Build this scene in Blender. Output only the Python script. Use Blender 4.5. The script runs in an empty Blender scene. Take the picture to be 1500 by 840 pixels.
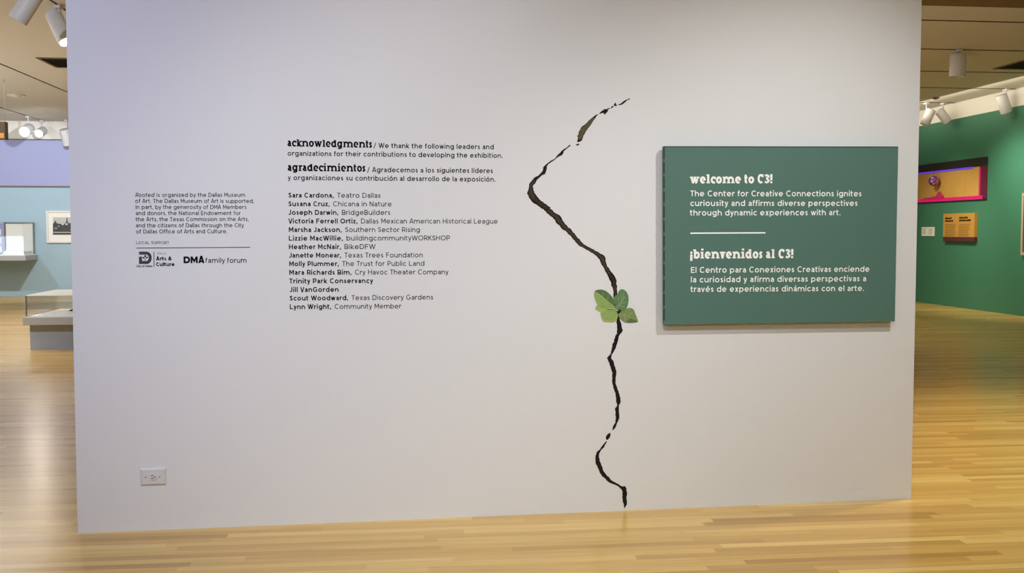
import bpy, math, random
from mathutils import Vector, Matrix
random.seed(7)
S = bpy.context.scene
COL = S.collection

# ------------------------------------------------------------------ camera, exposure, world, lights
F, CX, CY, H = 1500.0, 750.0, 420.0, 1.40
PITCH, YAW = math.atan(80 / 1500), math.radians(6.3)
cam = bpy.data.cameras.new('camera'); cam.sensor_width = 36; cam.lens = 36.0
cam.clip_start = .05; cam.clip_end = 100
camo = bpy.data.objects.new('camera', cam); COL.objects.link(camo)
camo.location = (0, 0, H); camo.rotation_euler = (math.pi / 2 - PITCH, 0, -YAW)
S.camera = camo
vs = S.view_settings
vs.view_transform = 'Standard'; vs.look = 'None'; vs.gamma = 1; vs.use_curve_mapping = False
vs.exposure = 0.0
S.cycles.use_denoising = True
S.cycles.max_bounces = 8
S.cycles.sample_clamp_indirect = 4

w = bpy.data.worlds.new('world'); S.world = w; w.use_nodes = True
w.node_tree.nodes['Background'].inputs[0].default_value = (.8, .82, .9, 1)
w.node_tree.nodes['Background'].inputs[1].default_value = 0.02

def look(o, target):
    d = Vector(target) - o.location
    o.rotation_euler = d.to_track_quat('-Z', 'Y').to_euler()

def area(name, loc, target, sx, sy, power, color, spread=180):
    l = bpy.data.lights.new(name, 'AREA'); l.shape = 'RECTANGLE'; l.size = sx; l.size_y = sy
    l.energy = power; l.color = color; l.spread = math.radians(spread)
    o = bpy.data.objects.new(name, l); COL.objects.link(o); o.location = loc; look(o, target)
    return o

def spot(name, loc, target, power, color, ang=70, blend=.9, r=.04):
    l = bpy.data.lights.new(name, 'SPOT'); l.energy = power; l.color = color
    l.spot_size = math.radians(ang); l.spot_blend = blend; l.shadow_soft_size = r
    o = bpy.data.objects.new(name, l); COL.objects.link(o); o.location = loc; look(o, target)
    return o

CEIL = 3.80
WARM = (1, .93, .82); NEUT = (.98, .98, .96); BLUE = (.46, .53, 1.0)
# ------------------------------------------------------------------ pixel -> ray -> surface
cy_, sy_, cp_, sp_ = math.cos(YAW), math.sin(YAW), math.cos(PITCH), math.sin(PITCH)
def ray(px, py):
    x = (px - CX) / F; z = -(py - CY) / F
    y2 = cp_ + z * sp_; z2 = -sp_ + z * cp_
    return Vector((x * cy_ + y2 * sy_, -x * sy_ + y2 * cy_, z2))
CAM = Vector((0, 0, H))
def at_z(px, py, z): r = ray(px, py); return CAM + r * ((z - H) / r.z)
def at_y(px, py, y): r = ray(px, py); return CAM + r * (y / r.y)
def at_x(px, py, x): r = ray(px, py); return CAM + r * (x / r.x)
PA = at_z(114, 782, 0); PB = at_z(1334.8, 731, 0)
PD = (PB - PA).normalized(); PN = Vector((PD.y, -PD.x, 0))       # along the partition, out of it
PW = (PB - PA).length
def on_p(px, py, off=0.0):
    """pixel -> (u, z) on the partition's face, or on a plane off metres in front of it"""
    r = ray(px, py); t = ((PA - CAM).dot(PN) + off) / r.dot(PN)
    p = CAM + r * t
    return ((p - PA).dot(PD), p.z)
def pp(u, z, off=0.0): return PA + PD * u + PN * off + Vector((0, 0, z))

# ------------------------------------------------------------------ lights
# over the partition (a ceiling track in front of it)
spot('key_lamp', pp(4.05, 3.72, 2.15), pp(3.3, .42), 258, NEUT, 70, 1, .04)
spot('centre_lamp', pp(1.0, 3.72, 3.4), pp(1.5, 1.1), 100, NEUT, 48, 1, .08)
spot('centre_lamp_wide', pp(2.0, 3.72, 3.4), pp(1.9, .75), 165, NEUT, 66, 1, .08)
spot('left_lamp', pp(-.9, 3.72, 3.3), pp(.2, .35), 122, (.74, .82, 1), 60, 1, .08)
spot('blue_lamp', pp(-2.2, 3.70, 3.2), pp(.0, 2.2), 415, BLUE, 65, 1, .2)
area('front_ambient_fill', (.3, 1.2, 3.77), (.3, 1.2, 0), 2, 2, 34, WARM)  # added overhead area fill for the room's ambient, no fixture
area('rear_ambient_fill', (.3, -3.0, 3.77), (.3, 2.0, 1), 5, 1.5, 135, NEUT)  # unseen broad fill behind the camera, added for the ambient level
# left gallery
area('left_gallery_light', (-6.5, 14, 3.76), (-6.5, 14, 0), 2, 8, 210, (1, .95, .86))
area('left_gallery_bounce_fill', (-10.5, 14.0, .9), (-8, 14.0, 4), 6, 1.2, 265, (.72, .86, 1))  # added low fill standing in for light bounced around the gallery
spot('left_wall_lamp', (-9.6, 19.6, 3.6), (-8.4, 23.4, 1.3), 220, (.92, .96, 1), 80, .6, .05)
spot('right_wall_lamp', (-6.2, 19.6, 3.6), (-8.0, 23.4, 1.3), 400, (.92, .96, 1), 80, .6, .05)
spot('glare_lamp', (-7.2, 21.3, 3.5), (-2.6, 7.0, 0), 26, (1, .84, .64), 46, 1, .06)
spot('case_fill', (-4.2, 8.3, 3.6), (-5.3, 12.3, .25), 490, (.80, .90, 1), 50, 1, .06)  # spot added only to brighten the floor case's pedestal
spot('lamp_body_fill', pp(-2.6, 3.2, 3.0), (-3.6, 11.0, 3.45), 1100, (.74, .82, 1), 20, 1, .06)  # added beam that lightens the nearest lamp housings
# right gallery
RW = (1, .84, .47)
area('right_gallery_light', (5.2, 15.6, 3.76), (5.2, 15.6, 0), 2, 4, 108, RW)
area('right_gallery_bounce_fill', (3.6, 9.5, .8), (7.0, 13.5, 3.8), 2, .6, 12, (1, .92, .68), 120)  # unseen fill behind the partition, stands in for bounced light
spot('green_wall_lamp', (8.75, 15.75, 3.42), (10.3, 16.2, 1.5), 300, (1, .92, .72), 88, 1, .05)
area('green_wall_cove', (9.5, 15.5, 3.70), (10.3, 15.5, 3.60), 9, .10, 21, (1, .90, .70), 130)
spot('green_wall_far_lamp', (8.2, 17.4, 3.55), (10.3, 18.3, .8), 250, (1, .92, .72), 72, 1, .05)
spot('right_floor_lamp', (5.0, 6.0, 3.7), (4.6, 6.0, 0), 540, (1, .85, .5), 100, 1, .1)

# ------------------------------------------------------------------ materials
def mat(name, col, rough=.6, metal=0, spec=.5, bump=0, bscale=80, var=0, emis=None, estr=0):
    m = bpy.data.materials.new(name); m.use_nodes = True
    nt = m.node_tree; b = nt.nodes['Principled BSDF']
    b.inputs['Base Color'].default_value = (*col, 1); b.inputs['Roughness'].default_value = rough
    b.inputs['Metallic'].default_value = metal; b.inputs['Specular IOR Level'].default_value = spec
    if bump or var:
        tc = nt.nodes.new('ShaderNodeTexCoord'); n = nt.nodes.new('ShaderNodeTexNoise')
        n.inputs['Scale'].default_value = bscale; n.inputs['Detail'].default_value = 4
        nt.links.new(tc.outputs['Object'], n.inputs['Vector'])
        if bump:
            bp = nt.nodes.new('ShaderNodeBump'); bp.inputs['Strength'].default_value = bump
            bp.inputs['Distance'].default_value = .01
            nt.links.new(n.outputs['Fac'], bp.inputs['Height']); nt.links.new(bp.outputs['Normal'], b.inputs['Normal'])
        if var:
            mx = nt.nodes.new('ShaderNodeMix'); mx.data_type = 'RGBA'
            mx.inputs[6].default_value = (*[c * (1 - var) for c in col], 1)
            mx.inputs[7].default_value = (*[min(1, c * (1 + var)) for c in col], 1)
            nt.links.new(n.outputs['Fac'], mx.inputs[0]); nt.links.new(mx.outputs[2], b.inputs['Base Color'])
    if emis:
        b.inputs['Emission Color'].default_value = (*emis, 1); b.inputs['Emission Strength'].default_value = estr
    return m

def floor_mat():
    m = bpy.data.materials.new('oak_strip_floor'); m.use_nodes = True
    nt = m.node_tree; N = nt.nodes; L = nt.links; b = N['Principled BSDF']
    tc = N.new('ShaderNodeTexCoord')
    br = N.new('ShaderNodeTexBrick')
    br.offset = .37; br.offset_frequency = 2; br.squash = 1
    br.inputs['Scale'].default_value = 1; br.inputs['Brick Width'].default_value = 1.15
    br.inputs['Row Height'].default_value = .057; br.inputs['Mortar Size'].default_value = .0009
    br.inputs['Mortar Smooth'].default_value = .3; br.inputs['Bias'].default_value = 0
    br.inputs['Color1'].default_value = (0, 0, 0, 1); br.inputs['Color2'].default_value = (1, 1, 1, 1)
    br.inputs['Mortar'].default_value = (.28, .28, .28, 1)
    # break the regular joints: shift each row by a random amount
    sep = N.new('ShaderNodeSeparateXYZ'); L.new(tc.outputs['Object'], sep.inputs[0])
    dv = N.new('ShaderNodeMath'); dv.operation = 'DIVIDE'; dv.inputs[1].default_value = .057; L.new(sep.outputs['Y'], dv.inputs[0])
    fl = N.new('ShaderNodeMath'); fl.operation = 'FLOOR'; L.new(dv.outputs[0], fl.inputs[0])
    wn = N.new('ShaderNodeTexWhiteNoise'); wn.noise_dimensions = '1D'; L.new(fl.outputs[0], wn.inputs['W'])
    ml = N.new('ShaderNodeMath'); ml.operation = 'MULTIPLY_ADD'; ml.inputs[1].default_value = 3.0
    L.new(wn.outputs['Value'], ml.inputs[0]); L.new(sep.outputs['X'], ml.inputs[2])
    cb = N.new('ShaderNodeCombineXYZ'); L.new(ml.outputs[0], cb.inputs[0]); L.new(sep.outputs['Y'], cb.inputs[1])
    L.new(cb.outputs[0], br.inputs['Vector'])
    rp = N.new('ShaderNodeValToRGB'); e = rp.color_ramp.elements
    e[0].position = 0; e[0].color = (.45, .26, .062, 1)
    e[1].position = 1; e[1].color = (.78, .55, .195, 1)
    for p, c in ((.2, (.59, .365, .098, 1)), (.55, (.65, .41, .115, 1)), (.85, (.70, .465, .138, 1))):
        k = e.new(p); k.color = c
    L.new(br.outputs['Color'], rp.inputs[0])
    mp = N.new('ShaderNodeMapping'); mp.inputs['Scale'].default_value = (2.2, 60, 1); L.new(cb.outputs[0], mp.inputs[0])
    ns = N.new('ShaderNodeTexNoise'); ns.inputs['Scale'].default_value = 1; ns.inputs['Detail'].default_value = 5; L.new(mp.outputs[0], ns.inputs['Vector'])
    gr = N.new('ShaderNodeMapRange'); gr.inputs[1].default_value = .3; gr.inputs[2].default_value = .7
    gr.inputs[3].default_value = .86; gr.inputs[4].default_value = 1.10; L.new(ns.outputs['Fac'], gr.inputs[0])
    mx = N.new('ShaderNodeMix'); mx.data_type = 'RGBA'; mx.blend_type = 'MULTIPLY'; mx.inputs[0].default_value = 1
    L.new(rp.outputs[0], mx.inputs[6]); L.new(gr.outputs[0], mx.inputs[7])
    L.new(mx.outputs[2], b.inputs['Base Color'])
    b.inputs['Roughness'].default_value = .23
    b.inputs['Specular IOR Level'].default_value = .35
    bp = N.new('ShaderNodeBump'); bp.inputs['Strength'].default_value = .06; bp.inputs['Distance'].default_value = .004
    L.new(ns.outputs['Fac'], bp.inputs['Height']); L.new(bp.outputs['Normal'], b.inputs['Normal'])
    return m

def glass_mat():
    m = bpy.data.materials.new('clear_glass'); m.use_nodes = True
    nt = m.node_tree; N = nt.nodes; L = nt.links; N.remove(N['Principled BSDF'])
    t = N.new('ShaderNodeBsdfTransparent'); t.inputs[0].default_value = (.985, .99, .99, 1)
    g = N.new('ShaderNodeBsdfGlossy'); g.inputs['Roughness'].default_value = .03
    lw = N.new('ShaderNodeLayerWeight'); lw.inputs[0].default_value = .5
    pw = N.new('ShaderNodeMath'); pw.operation = 'POWER'; pw.inputs[1].default_value = 3.5; L.new(lw.outputs['Facing'], pw.inputs[0])
    fr = N.new('ShaderNodeMath'); fr.operation = 'MULTIPLY_ADD'; fr.inputs[1].default_value = .45; fr.inputs[2].default_value = .02; L.new(pw.outputs[0], fr.inputs[0])
    mx = N.new('ShaderNodeMixShader'); L.new(fr.outputs[0], mx.inputs[0]); L.new(t.outputs[0], mx.inputs[1]); L.new(g.outputs[0], mx.inputs[2])
    L.new(mx.outputs[0], N['Material Output'].inputs[0])
    return m

def lid_reflection_mat():  # glass top with the bright ceiling reflection put into its white colour
    m = bpy.data.materials.new('white_reflection_glass'); m.use_nodes = True
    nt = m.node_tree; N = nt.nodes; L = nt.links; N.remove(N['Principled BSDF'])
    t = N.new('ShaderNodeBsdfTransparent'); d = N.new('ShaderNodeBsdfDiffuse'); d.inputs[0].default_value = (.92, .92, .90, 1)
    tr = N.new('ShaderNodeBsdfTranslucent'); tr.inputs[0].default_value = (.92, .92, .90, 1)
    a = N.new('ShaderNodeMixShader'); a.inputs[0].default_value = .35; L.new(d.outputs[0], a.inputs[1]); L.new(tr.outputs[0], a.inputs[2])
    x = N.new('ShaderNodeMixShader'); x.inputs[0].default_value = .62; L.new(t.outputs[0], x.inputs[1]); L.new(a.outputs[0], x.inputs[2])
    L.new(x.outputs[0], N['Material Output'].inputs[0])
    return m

M = dict(
    paint=mat('white_wall_paint', (.725, .75, .77), .65, bump=.05, bscale=160, spec=.3),
    ceil=mat('ceiling_paint', (.71, .675, .61), .9, spec=.2),
    floor=floor_mat(),
    green=mat('green_wall_paint', (.050, .20, .125), .55, bump=.04, bscale=120, var=.06, spec=.4),
    blue=mat('pale_blue_paint', (.38, .53, .63), .7, spec=.3, var=.03, bscale=6),
    lav=mat('lavender_matte', (.36, .38, .62), .7, spec=.3),
    white=mat('white_paint', (.80, .78, .73), .7),
    black=mat('black_channel', (.012, .011, .010), .6),
    ink=mat('black_vinyl', (.004, .004, .004), .7, spec=.08),
    inkgrey=mat('grey_vinyl', (.055, .055, .06), .55, spec=.3),
    crack=mat('black_crack_print', (.010, .008, .007), .7, spec=.2),
    soil=mat('brown_soil_print', (.055, .042, .025), .8, var=.75, bscale=130, spec=.2),
    olive=mat('olive_soil_print', (.105, .095, .045), .8, var=.5, bscale=130, spec=.2),
    sign=mat('teal_sign_board', (.085, .185, .155), .5, spec=.35, var=.02, bscale=30),
    signedge=mat('dark_board_edge', (.008, .022, .017), .7),
    wink=mat('white_vinyl', (.95, .97, .96), .5),
    plastic=mat('white_plastic', (.67, .68, .70), .35),
    dark=mat('dark_slot', (.01, .01, .01), .5),
    screw=mat('screw_metal', (.45, .45, .45), .35, metal=.8),
    lamp=mat('white_lamp_housing', (.70, .70, .72), .45),
    lens=mat('lit_lamp_lens', (1, 1, 1), .3, emis=(1, .96, .9), estr=25),
    lensoff=mat('lamp_opening', (.75, .73, .68), .5),
    vent=mat('vent_metal', (.16, .145, .12), .6),
    soffit=mat('brown_soffit', (.22, .165, .095), .9, spec=.1),
    tray=mat('grey_case_tray', (.42, .41, .43), .6),
    ped=mat('grey_pedestal', (.34, .37, .44), .6),
    linen=mat('white_linen', (.90, .89, .87), .8),
    cream=mat('cream_panel', (.88, .86, .80), .8),
    paper=mat('white_paper', (.85, .85, .83), .8),
    cover=mat('dark_brown_cover', (.035, .022, .014), .6),
    frame=mat('white_frame', (.78, .77, .74), .5),
    photo=mat('grey_photo_sky', (.52, .52, .50), .5),
    photodark=mat('dark_photo_buildings', (.05, .05, .05), .5, var=.6, bscale=14),
    glass=glass_mat(), lid_reflection=lid_reflection_mat(),
    wood=mat('dark_brown_box', (.055, .035, .010), .6),
    amber=mat('amber_band', (.50, .21, .04), .6),
    ochre=mat('ochre_panel', (.50, .27, .050), .6, var=.12, bscale=30),
    brown=mat('brown_sign_text', (.16, .085, .015), .6),
    maroon=mat('maroon_edge', (.085, .020, .022), .6),
    gold=mat('ochre_backdrop', (.55, .32, .075), .6, var=.10, bscale=8),
    purple=mat('purple_light_strip', (.1, .05, .3), .5, emis=(.12, .035, .8), estr=.7),
    magenta=mat('magenta_light_strip', (.3, .01, .1), .5, emis=(1, .008, .17), estr=.42),
    boxdark=mat('dark_shadow_box', (.015, .012, .014), .6),
    pinkred=mat('pink_red_plastic', (.50, .035, .13), .5),
    ball=mat('purple_mirror_ball', (.50, .22, .68), .15, metal=.9),
    wine=mat('wine_red_frame', (.12, .012, .04), .5),
    gilt=mat('pale_wood_frame', (.42, .36, .26), .5),
    leafA=mat('mid_green_leaf_print', (.085, .165, .050), .6, var=.25, bscale=60),
    leafB=mat('light_green_leaf_print', (.245, .385, .105), .6, var=.22, bscale=70),
    leafC=mat('cool_green_leaf_print', (.105, .215, .085), .6, var=.28, bscale=70),
    leafD=mat('yellow_green_leaf_print', (.335, .44, .115), .6, var=.2, bscale=60),
    leafE=mat('olive_green_leaf_print', (.185, .265, .085), .6, var=.3, bscale=80),
    vein=mat('pale_vein_print', (.36, .46, .22), .6),
)

# ------------------------------------------------------------------ mesh and object helpers
class MB:
    def __init__(s): s.v = []; s.f = []
    def face(s, pts):
        i = len(s.v); s.v += [tuple(p) for p in pts]; s.f.append(tuple(range(i, i + len(pts))))
    def frame_box(s, o, ex, ey, ez):
        """box from corner o along three edge vectors"""
        o = Vector(o); ex = Vector(ex); ey = Vector(ey); ez = Vector(ez); i = len(s.v)
        for a in (0, 1):
            for b in (0, 1):
                for c in (0, 1): s.v.append(tuple(o + ex * a + ey * b + ez * c))
        s.f += [tuple(i + k for k in q) for q in ((0, 1, 3, 2), (4, 6, 7, 5), (0, 4, 5, 1), (2, 3, 7, 6), (0, 2, 6, 4), (1, 5, 7, 3))]
    def box(s, x0, x1, y0, y1, z0, z1): s.frame_box((x0, y0, z0), (x1 - x0, 0, 0), (0, y1 - y0, 0), (0, 0, z1 - z0))
    def prism(s, poly, d):
        """closed solid: polygon (3-D points) pushed along d"""
        d = Vector(d); n = len(poly); i = len(s.v)
        s.v += [tuple(p) for p in poly] + [tuple(Vector(p) + d) for p in poly]
        s.f.append(tuple(range(i + n - 1, i - 1, -1))); s.f.append(tuple(range(i + n, i + 2 * n)))
        for k in range(n): s.f.append((i + k, i + (k + 1) % n, i + n + (k + 1) % n, i + n + k))
    def lathe(s, base, axis, prof, seg=28, cap=True):
        """prof: list of (distance along axis, radius)"""
        a = Vector(axis).normalized(); u = a.orthogonal().normalized(); v = a.cross(u); i = len(s.v); base = Vector(base)
        for d, r in prof:
            for k in range(seg):
                t = 2 * math.pi * k / seg
                s.v.append(tuple(base + a * d + (u * math.cos(t) + v * math.sin(t)) * r))
        for j in range(len(prof) - 1):
            for k in range(seg):
                k2 = (k + 1) % seg
                s.f.append((i + j * seg + k, i + j * seg + k2, i + (j + 1) * seg + k2, i + (j + 1) * seg + k))
        if cap:
            s.f.append(tuple(i + k for k in reversed(range(seg))))
            s.f.append(tuple(i + (len(prof) - 1) * seg + k for k in range(seg)))
    def sphere(s, c, r, seg=24, rings=14):
        prof = [(r - r * math.cos(math.pi * k / rings), max(r * math.sin(math.pi * k / rings), 1e-4)) for k in range(rings + 1)]
        s.lathe(Vector(c) - Vector((0, 0, r)), (0, 0, 1), prof, seg)
    def build(s, name, m, parent=None, smooth=False, bevel=0):
        me = bpy.data.meshes.new(name)
        org = Vector((0, 0, 0))
        if parent is None and s.v:      # origin at the base of the thing
            xs = [p[0] for p in s.v]; ys = [p[1] for p in s.v]; zs = [p[2] for p in s.v]
            org = Vector(((min(xs) + max(xs)) / 2, (min(ys) + max(ys)) / 2, min(zs)))
        elif parent is not None: org = Vector(parent['_o'])
        me.from_pydata([tuple(Vector(p) - org) for p in s.v], [], s.f); me.update()
        o = bpy.data.objects.new(name, me); COL.objects.link(o)
        me.materials.append(M[m])
        if parent is not None: o.parent = parent; o['_o'] = tuple(org)
        else: o.location = org; o['_o'] = tuple(org)
        if smooth:
            for p in me.polygons: p.use_smooth = len(p.vertices) == 4
        if bevel:
            b = o.modifiers.new('edge', 'BEVEL'); b.width = bevel; b.segments = 2; b.limit_method = 'ANGLE'
        return o

def thing(name, loc, label, cat, group=None):
    o = bpy.data.objects.new(name, None); COL.objects.link(o); o.location = loc; o.empty_display_size = .1
    o['_o'] = tuple(loc); tag(o, label, cat, group); return o
def tag(o, label, cat, group=None):
    o['label'] = label; o['category'] = cat
    if group: o['group'] = group
    return o
def struct(o): o['kind'] = 'structure'; return o

# ------------------------------------------------------------------ room shell
BACK, RIGHT, LEFT, REAR = 23.4, 10.3, -15.0, -5.0
b = MB(); b.box(LEFT, RIGHT + .2, REAR, BACK + .2, -.1, 0); struct(b.build('floor', 'floor'))
b = MB(); b.box(LEFT, RIGHT + .2, REAR, BACK + .2, CEIL, CEIL + .1); struct(b.build('ceiling', 'ceil'))
b = MB(); b.box(LEFT - .2, LEFT, REAR, BACK + .2, 0, CEIL); struct(b.build('wall_left', 'white'))
b = MB(); b.box(LEFT, RIGHT, REAR - .2, REAR, 0, CEIL); struct(b.build('wall_rear', 'white'))
b = MB(); b.box(LEFT, RIGHT, BACK, BACK + .2, 0, 2.37); struct(b.build('wall_back', 'blue'))
b = MB(); b.box(LEFT, RIGHT, BACK - .04, BACK + .2, 2.40, 3.39); struct(b.build('wall_back_upper', 'lav'))  # upper back wall in one even lavender
b = MB(); b.box(LEFT, RIGHT, BACK - .02, BACK + .2, 2.37, 2.40); b.box(LEFT, RIGHT, BACK - .06, BACK + .2, 3.39, 3.415); struct(b.build('trim_1', 'vent'))
b = MB(); b.box(LEFT, RIGHT, BACK - .03, BACK + .2, 3.415, CEIL); struct(b.build('trim_2', 'white'))
b = MB(); b.box(RIGHT, RIGHT + .2, REAR, BACK, 0, 3.50); struct(b.build('wall_right', 'green'))
b = MB(); b.box(RIGHT, RIGHT + .2, REAR, BACK, 3.50, CEIL); struct(b.build('trim_3', 'white'))
b = MB(); b.box(1.6, RIGHT, 8.4, 9.85, 3.66, CEIL); struct(b.build('trim_4', 'soffit'))
# the partition
b = MB(); b.frame_box(PA, PD * PW, -PN * .32, (0, 0, CEIL)); part = struct(b.build('wall_center', 'paint'))
# a scratch in its paint near the floor
b = MB()
sc = [on_p(x, y, .001) for x, y in ((1243, 716.5), (1249, 715.8), (1254, 716), (1256, 715.6), (1262, 715.5), (1265, 716.6), (1268, 716), (1273, 715.5))]
for (u0, z0), (u1, z1) in zip(sc, sc[1:]):
    b.frame_box(pp(u0, z0 - .0018, 0), pp(u1, z1) - pp(u0, z0), PN * .0012, (0, 0, .003))
b.build('paint_scratch', 'paint', part)

# ceiling tracks
def track(x0, x1, y0, y1, label, group):
    b = MB(); b.box(x0, x1, y0, y1, CEIL - .006, CEIL)
    tag(b.build('lighting_track', 'black'), label, 'track', group)
for x, l in ((-3.57, 'black track slot in left ceiling carrying the two nearest lamps'),
             (-5.64, 'black track slot in left ceiling just beyond the vent, middle one of three'),
             (-7.62, 'black track slot in left ceiling farthest back, above the glaring lamps')):
    track(x - .011, x + .011, 7.5, BACK - .04, l, 'left ceiling tracks')
for y, l in ((11.16, 'dark track slot crossing right ceiling next to the brown soffit'),
             (12.90, 'dark track slot in right ceiling from which the single upright lamp hangs'),
             (14.66, 'dark track slot in right ceiling just beyond the wedge-shaped vent'),
             (16.31, 'dark track slot in right ceiling carrying the tilted lamp by the green wall'),
             (18.18, 'dark track slot in right ceiling carrying the farthest pair of lamps')):
    track(2.2, RIGHT, y - .014, y + .014, l, 'right ceiling tracks')

# ------------------------------------------------------------------ track lamps
def cdir(x, y, d):
    """direction from image right / image up / depth"""
    return (Vector((cy_, -sy_, 0)) * x + Vector((0, 0, 1)) * y + Vector((sy_, cy_, 0)) * d).normalized()
def track_lamp(top, drop, axis, ln, rad, label, lit, group):
    """top: point on the ceiling; body hangs drop below, its back end near the stem, lens along axis"""
    top = Vector(top); t = thing('track_lamp', top - Vector((0, 0, drop)), label, 'lamp', group)
    piv = top - Vector((0, 0, drop))
    b = MB(); b.box(top.x - .03, top.x + .03, top.y - .06, top.y + .06, CEIL - .035, CEIL - .004)
    b.build('track_adapter', 'lamp', t)
    b = MB(); b.lathe(piv, (0, 0, 1), [(0, .011), (drop - .03, .011)], 12); b.build('stem', 'lamp', t)
    a = Vector(axis).normalized(); base = piv - a * ln * .12 - a.orthogonal() * 0
    side = (Vector((0, 0, -1)) - a * Vector((0, 0, -1)).dot(a))
    side = side.normalized() if side.length > .05 else Vector((0, 0, 0))
    base = base + side * rad * .95
    b = MB(); b.lathe(base, a, [(0, rad * .2), (0, rad * .93), (.012, rad), (ln - .006, rad), (ln, rad * .98), (ln, rad * .9), (ln - .05, rad * .86)], 32)
    b.build('housing', 'lamp', t, smooth=True)
    b = MB(); b.lathe(base + a * (ln - .045), a, [(0, rad * .84), (.01, rad * .84)], 28); b.build('lens', 'lens' if lit else 'lensoff', t)
    return t
GL, GR = 'lamps on the left ceiling tracks', 'lamps on the right ceiling tracks'
p = at_z(65, -38, CEIL); track_lamp((-3.42, p.y, CEIL), .12, cdir(-.5, -.80, -.05), .36, .088, 'large white cylinder lamp cut by the top left corner, aimed down left', False, GL)
p = at_z(88, 8, CEIL); track_lamp((-3.57, p.y, CEIL), .07, cdir(.44, -.80, -.22), .38, .085, 'large white cylinder lamp with glaring lens beside the partition edge', True, GL)
p = at_z(36, 170, CEIL); track_lamp((-7.62, p.y, CEIL), .16, cdir(.05, -.3, -.8), .30, .11, 'glaring far lamp next to the hanging brown box', True, GL)
p = at_z(58, 176.4, CEIL); track_lamp((-7.62, p.y, CEIL), .14, cdir(.05, -.3, -.8), .28, .09, 'smaller glaring far lamp between another glaring lamp and an unlit lamp', True, GL)
p = at_y(98, 190.5, 23.0); track_lamp((p.x, 23.0, CEIL), CEIL - p.z, cdir(.06, -.8, .35), .34, .10, 'far white lamp pointing straight down at the partition edge', False, GL)
p = at_z(1402.5, 73, CEIL); track_lamp((p.x, 12.90, CEIL), .10, cdir(0, -1, .02), .29, .105, 'white cylinder lamp hanging upright alone above the green gallery', False, GR)
p = at_z(1357.5, 150, CEIL); track_lamp((p.x, 18.18, CEIL), .14, cdir(-.36, -.9, .08), .30, .085, 'far lamp nearest the partition, of the pair leaning away from each other', False, GR)
p = at_z(1382, 150.4, CEIL); track_lamp((p.x, 18.18, CEIL), .12, cdir(.62, -.70, .10), .26, .085, 'far lamp leaning strongly right beside a lamp leaning left', False, GR)
p = at_z(1470, 131, CEIL); track_lamp((p.x, 16.31, CEIL), .11, cdir(.36, -.9, .08), .31, .095, 'tilted white lamp hanging before the top of the green wall', False, GR)

# vents, detectors
def vent(x0, x1, y0, y1, label):
    t = thing('ceiling_vent', ((x0 + x1) / 2, (y0 + y1) / 2, CEIL), label, 'vent')
    b = MB(); fr = .04
    for a in ((x0, x1, y0, y0 + fr), (x0, x1, y1 - fr, y1), (x0, x0 + fr, y0 + fr, y1 - fr), (x1 - fr, x1, y0 + fr, y1 - fr)): b.box(*a, CEIL - .012, CEIL)
    b.build('frame', 'soffit', t)
    b = MB(); b.box(x0 + fr, x1 - fr, y0 + fr, y1 - fr, CEIL - .004, CEIL); b.build('backing', 'black', t)
    b = MB(); n = 9
    for k in range(n):
        y = y0 + fr + (y1 - y0 - 2 * fr) * (k + .5) / n
        b.face([(x0 + fr, y - .03, CEIL - .012), (x1 - fr, y - .03, CEIL - .012), (x1 - fr, y + .02, CEIL - .003), (x0 + fr, y + .02, CEIL - .003)])
    b.build('louver', 'vent', t)
vent(-4.95, -3.75, 14.86, 15.70, 'dark louvred air vent in left ceiling half hidden by the partition')
vent(8.68, 10.0, 13.45, 14.32, 'dark louvred air vent in right ceiling above the green wall')
def puck(name, px, py, r, m, label, cat):
    p = at_z(px, py, CEIL); b = MB(); b.lathe((p.x, p.y, CEIL), (0, 0, -1), [(0, r), (.012, r), (.022, r * .85), (.022, r * .55), (.035, r * .5), (.035, .005)], 24)
    tag(b.build(name, m), label, cat)
puck('smoke_detector', 24, 139.5, .15, 'white', 'round white detector flat on the left ceiling between two tracks', 'detector')
puck('ceiling_sensor', 1371, 143, .06, 'vent', 'small dark disc on right ceiling above the pair of lamps', 'sensor')
puck('ceiling_speaker', 83, 190.3, .16, 'tray', 'grey disc on far left ceiling between lamp and partition', 'speaker')

# hanging brown box at the far left
d0 = 17.0
tl = at_y(-14, 178, d0); br_ = at_y(7.4, 204, d0); mid = at_y(0, 195, d0).z
t = thing('hanging_sign', ((tl.x + br_.x) / 2, d0, br_.z), 'brown hanging sign box with amber lower band at the left picture edge', 'sign')
b = MB(); b.box(tl.x, br_.x, d0, d0 + .12, mid, tl.z); b.box(br_.x - .012, br_.x + .004, d0 - .008, d0 + .128, br_.z, tl.z); b.build('box', 'wood', t)
b = MB(); b.box(tl.x, br_.x - .012, d0, d0 + .12, br_.z + .015, mid); b.build('amber_band', 'amber', t)
b = MB(); b.box(tl.x, br_.x - .012, d0 - .006, d0 + .126, br_.z, br_.z + .015); b.build('bottom_rail', 'cover', t)
b = MB(); wx = at_y(5, 178, d0).x; b.lathe((wx, d0 + .06, tl.z), (0, 0, 1), [(0, .004), (CEIL - tl.z, .004)], 8); b.build('wire', 'vent', t)

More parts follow.
